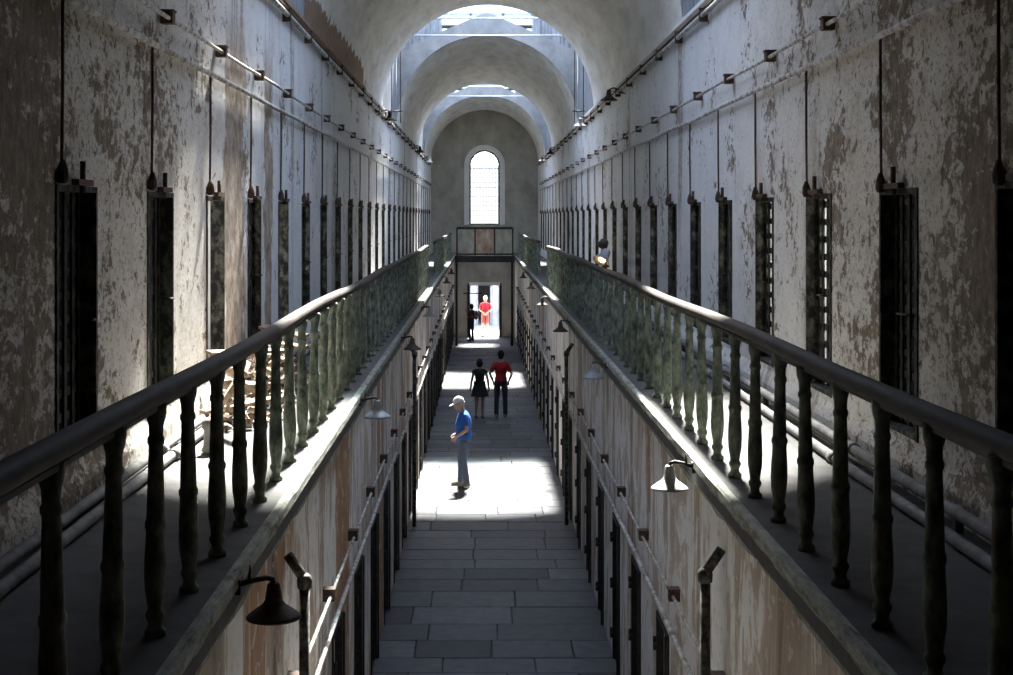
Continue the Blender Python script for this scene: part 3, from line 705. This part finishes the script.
# ------------------------------------------------------------------ rubble heap on the left gallery: every chunk and board its own
chunks = []
for v in range(6):
    bm = bmesh.new(); bmesh.ops.create_icosphere(bm, subdivisions=1, radius=1)
    rr = random.Random(v+40)
    for q_ in bm.verts: q_.co = Vector((q_.co.x*rr.uniform(.8, 1.25), q_.co.y*rr.uniform(.7, 1.2), q_.co.z*rr.uniform(.55, 1.0)))*rr.uniform(.8, 1.1)
    me = bpy.data.meshes.new('rubble_chunk'); bm.to_mesh(me); bm.free(); me.materials.append(M['rubble']); chunks.append(me)
def heap(x, y):    # surface of the heap above the gallery floor
    e = max(0, 1-((y-12.9)/2.6)**2); f_ = max(0, min(1, (-1.86-x)/.45)); return .62*e*f_
placed = []
for i in range(900):
    y = R.gauss(12.7, 1.15); r = R.uniform(.04, .12); x = -2.38+r+abs(R.gauss(0, .2))
    if not 10.9 < y < 15.3 or x > -1.75: continue
    if i > 200: r *= .6
    z = r*.6; ok_ = True
    for a_, b_, c_, d_ in placed:
        h2 = (r+d_)**2-(x-a_)**2-(y-b_)**2
        if h2 > 0 and c_+math.sqrt(h2)*.80 > z:
            z = c_+math.sqrt(h2)*.80; ok_ = h2 > .6*(r+d_)**2
    if z > .12+.42*max(0, 1-((y-12.9)/2.4)**2)*max(0, min(1, (-1.8-x)/.4)): continue
    if not ok_: continue
    placed.append((x, y, z, r))
    o = link('rubble_chunk', chunks[i % 6], None, (x, y, GAL+z), (R.uniform(-.4, .4), R.uniform(-.4, .4), R.uniform(0, 6))); o.scale = (r*.8, r*.8, r*.85)
    tag(o, 'broken plaster and brick chunk in the heap on the gallery', 'rubble', 'chunks of the rubble heap')
for i in range(6):
    L_ = R.uniform(.5, .95); y = 11.4+.55*i; x = R.uniform(-2.2, -1.95)
    zt = max([c_+d_*.62 for a_, b_, c_, d_ in placed if abs(b_-y) < .2 and abs(a_-x) < .12]+[.05])
    q = MB(); q.box(-.05, .05, -L_/2, L_/2, -.012, .012); me = q.mesh('broken_board', 'wood', True)
    o = link('broken_board', me, None, (x, y, GAL+zt+.035), (R.uniform(-.12, .12), R.uniform(-.2, .2), R.choice([-1, 1])*R.uniform(.3, 1.2)))
    tag(o, 'splintered board lying on the rubble heap', 'board', 'boards in the rubble heap')
q = MB(); q.box(-.02, .02, -.08, .08, -.32, .32); o = q.build('leaning_board', 'wood', None, True, (-2.12, 10.75, GAL+.29)); o.rotation_euler = (.45, .55, .2)
tag(o, 'short pale board leaning on the near edge of the rubble heap', 'board')
q = MB(); q.lathe([(.05, 0), (.065, .02), (.05, .05), (.045, .16), (.06, .18), (.06, .22), (.045, .24), (.03, .25)], n=12); o = q.build('pipe_fitting', 'floorpipe', None, True, (-2.08, 9.9, GAL))
tag(o, 'upright pipe fitting beside the leaning board', 'pipe fitting')

# ------------------------------------------------------------------ people
def remesh(mb, vox, mat, name, parent, smooth=2):
    me = mb.mesh(name, mat, True); ob = bpy.data.objects.new('tmp', me); COL.objects.link(ob)
    md = ob.modifiers.new('r', 'REMESH'); md.mode = 'VOXEL'; md.voxel_size = vox; md.use_smooth_shade = True
    if smooth:
        sm = ob.modifiers.new('s', 'SMOOTH'); sm.factor = .5; sm.iterations = smooth
    dg = bpy.context.evaluated_depsgraph_get(); dg.update()
    m2 = bpy.data.meshes.new_from_object(ob.evaluated_get(dg)); m2.name = name
    bpy.data.objects.remove(ob); m2.materials.clear(); m2.materials.append(M[mat])
    for p in m2.polygons: p.use_smooth = True
    return link(name, m2, parent)
V = Vector
def limb(mb, pts, rs, n=12, el=None):
    mb.tube(pts, rs, n, el=el)
    for p, r in zip(pts, rs): mb.ell(p, (r*.99, r*.99, r*.99), 12, 8)
def torso(mb, secs, n=20):   # secs: (z, cy, rx, ry, cx)
    vs = []
    for z, cy, rx, ry, cx in secs:
        vs += [(cx+rx*math.cos(2*PI*j/n), cy+ry*math.sin(2*PI*j/n), z) for j in range(n)]
    k = len(secs); mb.add(vs, [(i*n+j, i*n+(j+1) % n, (i+1)*n+(j+1) % n, (i+1)*n+j) for i in range(k-1) for j in range(n)], True)
    o = len(mb.v)-len(vs); mb.f += [[o+j for j in range(n)][::-1], [o+(k-1)*n+j for j in range(n)]]; mb.sm += [False]*2; mb.mi += [0]*2
def hand(mb, w, d, palm, s, curl=.35, k=1.0):
    # w: wrist, d: direction of the fingers, palm: palm normal, s: +1 left thumb side sign
    d = d.normalized(); palm = (palm-d*palm.dot(d)).normalized(); side = d.cross(palm)*s
    c = w+d*.05*k
    mb.tube([w-d*.01, w+d*.03*k, w+d*.085*k], [.024*k, .036*k, .038*k], 10, el=(1, 1))
    for i, (o_, L) in enumerate(((.030, .070), (.010, .080), (-.010, .075), (-.030, .058))):
        b = w+d*.085*k+side*o_*k
        m1 = b+(d*math.cos(curl)+palm*math.sin(curl))*L*.5*k
        m2 = m1+(d*math.cos(2.2*curl)+palm*math.sin(2.2*curl))*L*.5*k
        mb.tube([b-d*.02, b, m1, m2], [.011*k, .0105*k, .0095*k, .008*k], 8)
    b = w+d*.03*k+side*.032*k
    m1 = b+(d*.6+side*.7+palm*.25).normalized()*.042*k; m2 = m1+(d*.9+side*.2+palm*.3).normalized()*.035*k
    mb.tube([b-side*.01, b, m1, m2], [.013*k, .013*k, .011*k, .009*k], 8)
def person(label, loc, rz, H, J, wear, vox=.010):
    """J: joints in a 1.75 m frame, facing local -Y. wear: materials of garments."""
    o = tag(empty('person', loc, rz), label, 'person'); k = H/1.75; o.scale = (k, k, k)
    head = V(J['head']); neck = V(J['neck']); pel = V(J['pelvis']); ch = V(J['chest']); f = J.get('female', 0)
    yaw = J.get('yaw', 0); pit = J.get('pitch', 0)
    Rh = Matrix.Rotation(yaw, 3, 'Z') @ Matrix.Rotation(pit, 3, 'X')
    Rh = Rh @ Matrix.Scale(1.1, 3); hp = lambda x, y, z: head+Rh @ V((x, y, z))
    b = MB()
    b.ell(head, (.074, .094, .112), 18, 14, Rh); b.ell(hp(0, -.03, -.055), (.055, .062, .065), 14, 10, Rh)
    b.ell(hp(0, -.098, -.012), (.013, .020, .026), 10, 8, Rh); b.ell(hp(0, -.088, -.055), (.024, .012, .010), 10, 8, Rh)
    for s in (-1, 1): b.ell(hp(s*.077, .012, -.012), (.010, .020, .031), 10, 8, Rh)
    limb(b, [hp(0, .018, -.07), neck], [.052, .058])
    hs = J.get('hips', .165 if not f else .175); sh = J.get('sh', .175 if not f else .155)
    wv = lambda t: pel.lerp(ch, t)
    def tor(mb, g, lo=-.02, hi=1.0):
        secs = []
        prof = [(-.16, hs*.80, .095), (-.02, hs, .118), (.25, hs*.93, .115), (.5, hs*.86 if not f else hs*.74, .105), (.8, sh*.93, .118), (1.0, sh*1.0, .120), (1.16, sh*1.0, .108), (1.30, sh*.86, .09), (1.40, sh*.58, .072), (1.46, sh*.36, .062)]
        for t, rx, ry in prof:
            c = pel+(ch-pel)*t; gg = J.get('girth', 0)*(1 if t < 1 else .4); secs.append((c.z, c.y-gg*.4, rx*.93+g+gg*.5, ry+g+gg, c.x))
        torso(mb, secs)
    tor(b, -.008)
    for s in ('l', 'r'):
        S, E, W = V(J['s'+s]), V(J['e'+s]), V(J['w'+s])
        limb(b, [V((S.x*.4, S.y, S.z+.03)), S, S.lerp(E, .5), E, E.lerp(W, .35), W], [.046, .050, .044, .037, .038, .026])
        hand(b, W, V(J.get('hd'+s, (0, 0, -1))), V(J.get('hp'+s, (0, -1, 0))), J.get('hs'+s, 1), J.get('curl', .4))
        hh, kn, an = V(J['h'+s]), V(J['k'+s]), V(J['a'+s])
        limb(b, [hh, hh.lerp(kn, .5), kn, kn.lerp(an, .3), an], [.084, .071, .053, .055, .036])
        fd = V(J.get('f'+s, (0, -1, 0))).normalized()
        limb(b, [an+V((0, 0, -.045))-fd*.045, an+V((0, 0, -.045))+fd*.14], [.036, .030], 10)
    remesh(b, vox, 'skin', 'body', o)
    # garments
    top = MB(); tor(top, .012)
    for s in ('l', 'r'):
        S, E, W = V(J['s'+s]), V(J['e'+s]), V(J['w'+s]); t = wear.get('sleeve', .7)
        if t > 0:
            m = S.lerp(E, t); limb(top, [V((S.x*.45, S.y, S.z+.035)), S, S.lerp(m, .5)], [.055, .060, .060]); top.tube([S, S.lerp(m, .5), m], [.062, .061, .060], 12)
    remesh(top, vox, wear['top'], wear.get('top_name', 'shirt'), o)
    lg = MB(); kind = wear['legs']
    pz = pel+V((0, 0, .02))
    if kind in ('trousers', 'shorts'):
        torso(lg, [(pel.z-.12, pel.y, hs*.86, .112, pel.x), (pel.z-.02, pel.y, hs*.96+.012, .130, pel.x), (pel.z+.10, pel.y, hs*.93+.006, .124, pel.x)])
        for s in ('l', 'r'):
            hh, kn, an = V(J['h'+s]), V(J['k'+s]), V(J['a'+s])
            if kind == 'trousers':
                pts = [hh, hh.lerp(kn, .5), kn, kn.lerp(an, .5), an+V((0, 0, -.02))]; rs = [.094, .083, .068, .066, .062]
            else:
                e = hh.lerp(kn, .88); pts = [hh, hh.lerp(kn, .5), e]; rs = [.095, .090, .088]
            lg.tube(pts, rs, 14)
            for p, r in list(zip(pts, rs))[:-1]: lg.ell(p, (r*.99,)*3, 12, 8)
        remesh(lg, vox, wear['legm'], kind, o)
    elif kind == 'skirt':
        torso(lg, [(pel.z-.30, pel.y, hs+.10, .20, pel.x), (pel.z-.18, pel.y, hs+.055, .17, pel.x), (pel.z-.02, pel.y, hs+.018, .135, pel.x), (pel.z+.14, pel.y, hs*.85+.016, .12, pel.x)])
        remesh(lg, vox, wear['legm'], 'skirt', o)
    for s in ('l', 'r'):
        an = V(J['a'+s]); fd = V(J.get('f'+s, (0, -1, 0))).normalized(); q = MB()
        q.tube([an+V((0, 0, -.052))-fd*.06, an+V((0, 0, -.045))-fd*.03, an+V((0, 0, -.048))+fd*.06, an+V((0, 0, -.058))+fd*.15, an+V((0, 0, -.064))+fd*.185], [.034, .043, .043, .040, .022], 12)
        z0 = an.z-.0955
        q.v = [(x, y, max(z, z0)) for x, y, z in q.v]
        q.build('shoe', wear['shoe'], o)
    hr = MB()
    if wear.get('cap'):
        for i in range(1):
            n = 20; vs = []
            for a in range(0, 7):
                ph = PI/2*a/6
                for j in range(n): vs.append(hp(.083*math.cos(ph)*math.cos(2*PI*j/n), .008+.103*math.cos(ph)*math.sin(2*PI*j/n), .020+.108*math.sin(ph)))
            hr.add(vs, [(a*n+j, a*n+(j+1) % n, (a+1)*n+(j+1) % n, (a+1)*n+j) for a in range(6) for j in range(n)]+[tuple(range(n))[::-1]], True)
        c_ = hr.build('cap', wear['cap'], o)
        br = MB(); vs = []
        for j in range(13):
            a = PI+PI*j/12
            vs.append(hp(.078*math.cos(a), -.04+.062*math.sin(a), .026)); vs.append(hp(.072*math.cos(a), -.04+.135*math.sin(a), .014))
        vs2 = [v_+V((0, 0, .008)) for v_ in vs]; n = 26
        br.add(vs+vs2, [(2*j, 2*j+1, 2*j+3, 2*j+2) for j in range(12)]+[(n+2*j, n+2*j+2, n+2*j+3, n+2*j+1) for j in range(12)]+[(2*j+1, n+2*j+1, n+2*j+3, 2*j+3) for j in range(12)])
        br.build('cap_brim', wear['cap'], c_)
        hb_ = MB(); hb_.ell(hp(0, .032, -.012), (.078, .078, .055), 16, 10, Rh); hb_.build('hair', wear.get('hair', 'hair'), o)
    else:
        hr.ell(hp(0, .020, .024), (.084, .096, .104), 18, 12, Rh); hr.ell(hp(0, .055, -.03), (.070, .055, .07), 14, 10, Rh)
        if J.get('female'): hr.ell(hp(0, .03, -.01), (.092, .09, .105), 16, 10, Rh)
        if wear.get('bun'): hr.ell(hp(0, .10, .045), (.045, .042, .045), 12, 8)
        remesh(hr, vox, wear.get('hair', 'hair'), 'hair', o)
    for s in (-1, 1):
        e_ = MB(); e_.ell(hp(s*.030, -.083, .006), (.011, .008, .007), 8, 6); e_.build('eye', 'eye', o)
    return o
def base(**kw):
    J = dict(head=(0, -.015, 1.64), neck=(0, .01, 1.47), chest=(0, .015, 1.30), pelvis=(0, 0, .96),
             sl=(.172, .02, 1.385), el=(.235, .035, 1.13), wl=(.235, -.03, .88), sr=(-.172, .02, 1.385), er=(-.235, .035, 1.13), wr=(-.235, -.03, .88),
             hl=(.09, 0, .90), kl=(.10, -.015, .50), al=(.10, .02, .095), hr=(-.09, 0, .90), kr=(-.10, -.015, .50), ar=(-.10, .02, .095),
             hsl=1, hsr=-1, hpl=(-1, 0, 0), hpr=(1, 0, 0))
    J.update(kw); return J
# facing local -Y; to face world -X rotate by -90 degrees (local -Y -> -X)
man = base(head=(0, -.10, 1.615), neck=(0, -.03, 1.46), chest=(0, .0, 1.29), pitch=.38, yaw=-.05, girth=.03,
           el=(.245, .06, 1.14), wl=(.19, -.15, .985), hdl=(-.35, -.75, -.5), hpl=(-.8, 0, -.4), er=(-.235, .02, 1.14), wr=(-.17, -.16, .99), hdr=(.35, -.75, -.5), hpr=(.8, 0, -.4),
           kl=(.09, -.01, .50), al=(.09, .06, .095), kr=(-.09, -.05, .50), ar=(-.10, -.07, .095))
o = person('man in blue shirt, grey jeans and white cap standing in the sunlit pool', (-.50, 27.55, floor_z(27.5)), -PI/2, 1.77, man,
           dict(top='blue', sleeve=.75, legs='trousers', legm='jeans', shoe='tan', cap='white_c', hair='greyhair'), .008)
q = MB(); q.lathe([(.172, 0), (.173, .035), (.165, .036)], (0, 0, 1.02), 24, mat=Matrix.Diagonal((1, .74, 1)).to_4x4()); q.build('belt', 'brass', o)
q = MB(); q.tube([(.17, -.03, .9), (.22, .10, .87), (.23, .25, .86)], [.004, .006, .005], 6); q.build('cord', 'iron', o)
wom = base(female=1, head=(0, -.01, 1.63), el=(.24, .04, 1.13), wl=(.27, -.02, .88), er=(-.24, .04, 1.13), wr=(-.27, -.02, .88), kl=(.085, 0, .50), al=(.10, .02, .095), kr=(-.085, 0, .50), ar=(-.09, .03, .095), yaw=-.25)
person('woman in black top and skirt seen from behind beside the man in dark red', (-.20, 37.3, floor_z(37.3)), PI+.1, 1.58, wom,
       dict(top='black_c', sleeve=.18, legs='skirt', legm='black_c', shoe='black_c', bun=1, top_name='top'))
rman = base(el=(.29, .06, 1.15), wl=(.205, -.06, .93), er=(-.29, .06, 1.15), wr=(-.205, -.06, .93), hdl=(-.2, -.3, -1), hdr=(.2, -.3, -1), kl=(.11, 0, .5), kr=(-.11, 0, .5), al=(.12, .03, .095), ar=(-.12, .02, .095))
person('man in dark red t-shirt and dark jeans walking away down the corridor', (.37, 37.6, floor_z(37.6)), PI-.05, 1.77, rman,
       dict(top='red', sleeve=.72, legs='trousers', legm='djeans', shoe='black_c'))
wbag = base(female=1, el=(.16, -.10, 1.17), wl=(.06, -.24, 1.40), hdl=(-.1, -.3, 1), hpl=(0, -1, 0), er=(-.18, -.11, 1.17), wr=(-.06, -.25, 1.40), hdr=(.1, -.3, 1), hpr=(0, -1, 0), kl=(.12, -.05, .5), al=(.16, .04, .095), kr=(-.09, .02, .5), ar=(-.11, .02, .095))
o = person('dark dressed woman with a backpack standing before the bright doorway', (-.60, 63.0, floor_z(63)), -PI/2-.5, 1.66, wbag,
           dict(top='maroon', sleeve=.8, legs='trousers', legm='black_c', shoe='black_c'))
q = MB(); q.ell((0, .25, 1.24), (.15, .10, .22), 16, 12); bp_ = q.build('backpack', 'bag', None)
bp_.parent = None; bp_.location = o.location; bp_.rotation_euler = o.rotation_euler; bp_.scale = o.scale
tag(bp_, 'grey backpack on the back of the woman by the doorway', 'backpack')
for s in (-1, 1): q = MB(); q.tube([(s*.10, .16, 1.40), (s*.11, .04, 1.47), (s*.12, -.11, 1.38), (s*.11, -.11, 1.22), (s*.11, .14, 1.12)], .014, 6); q.build('strap', 'bag', bp_)
dman = base(el=(.27, .02, 1.15), wl=(.05, -.20, 1.0), hdl=(-1, -.1, -.4), hpl=(0, 1, 0), er=(-.27, .02, 1.15), wr=(-.05, -.21, .99), hdr=(1, -.1, -.4), hpr=(0, 1, 0), curl=.3)
person('man in red polo shirt and shorts standing in the bright doorway', (.04, 66.7, -.32), 0, 1.84, dman,
       dict(top='pinkred', sleeve=.72, legs='shorts', legm='shortsm', shoe='white_c', cap='white_c', hair='greyhair'))
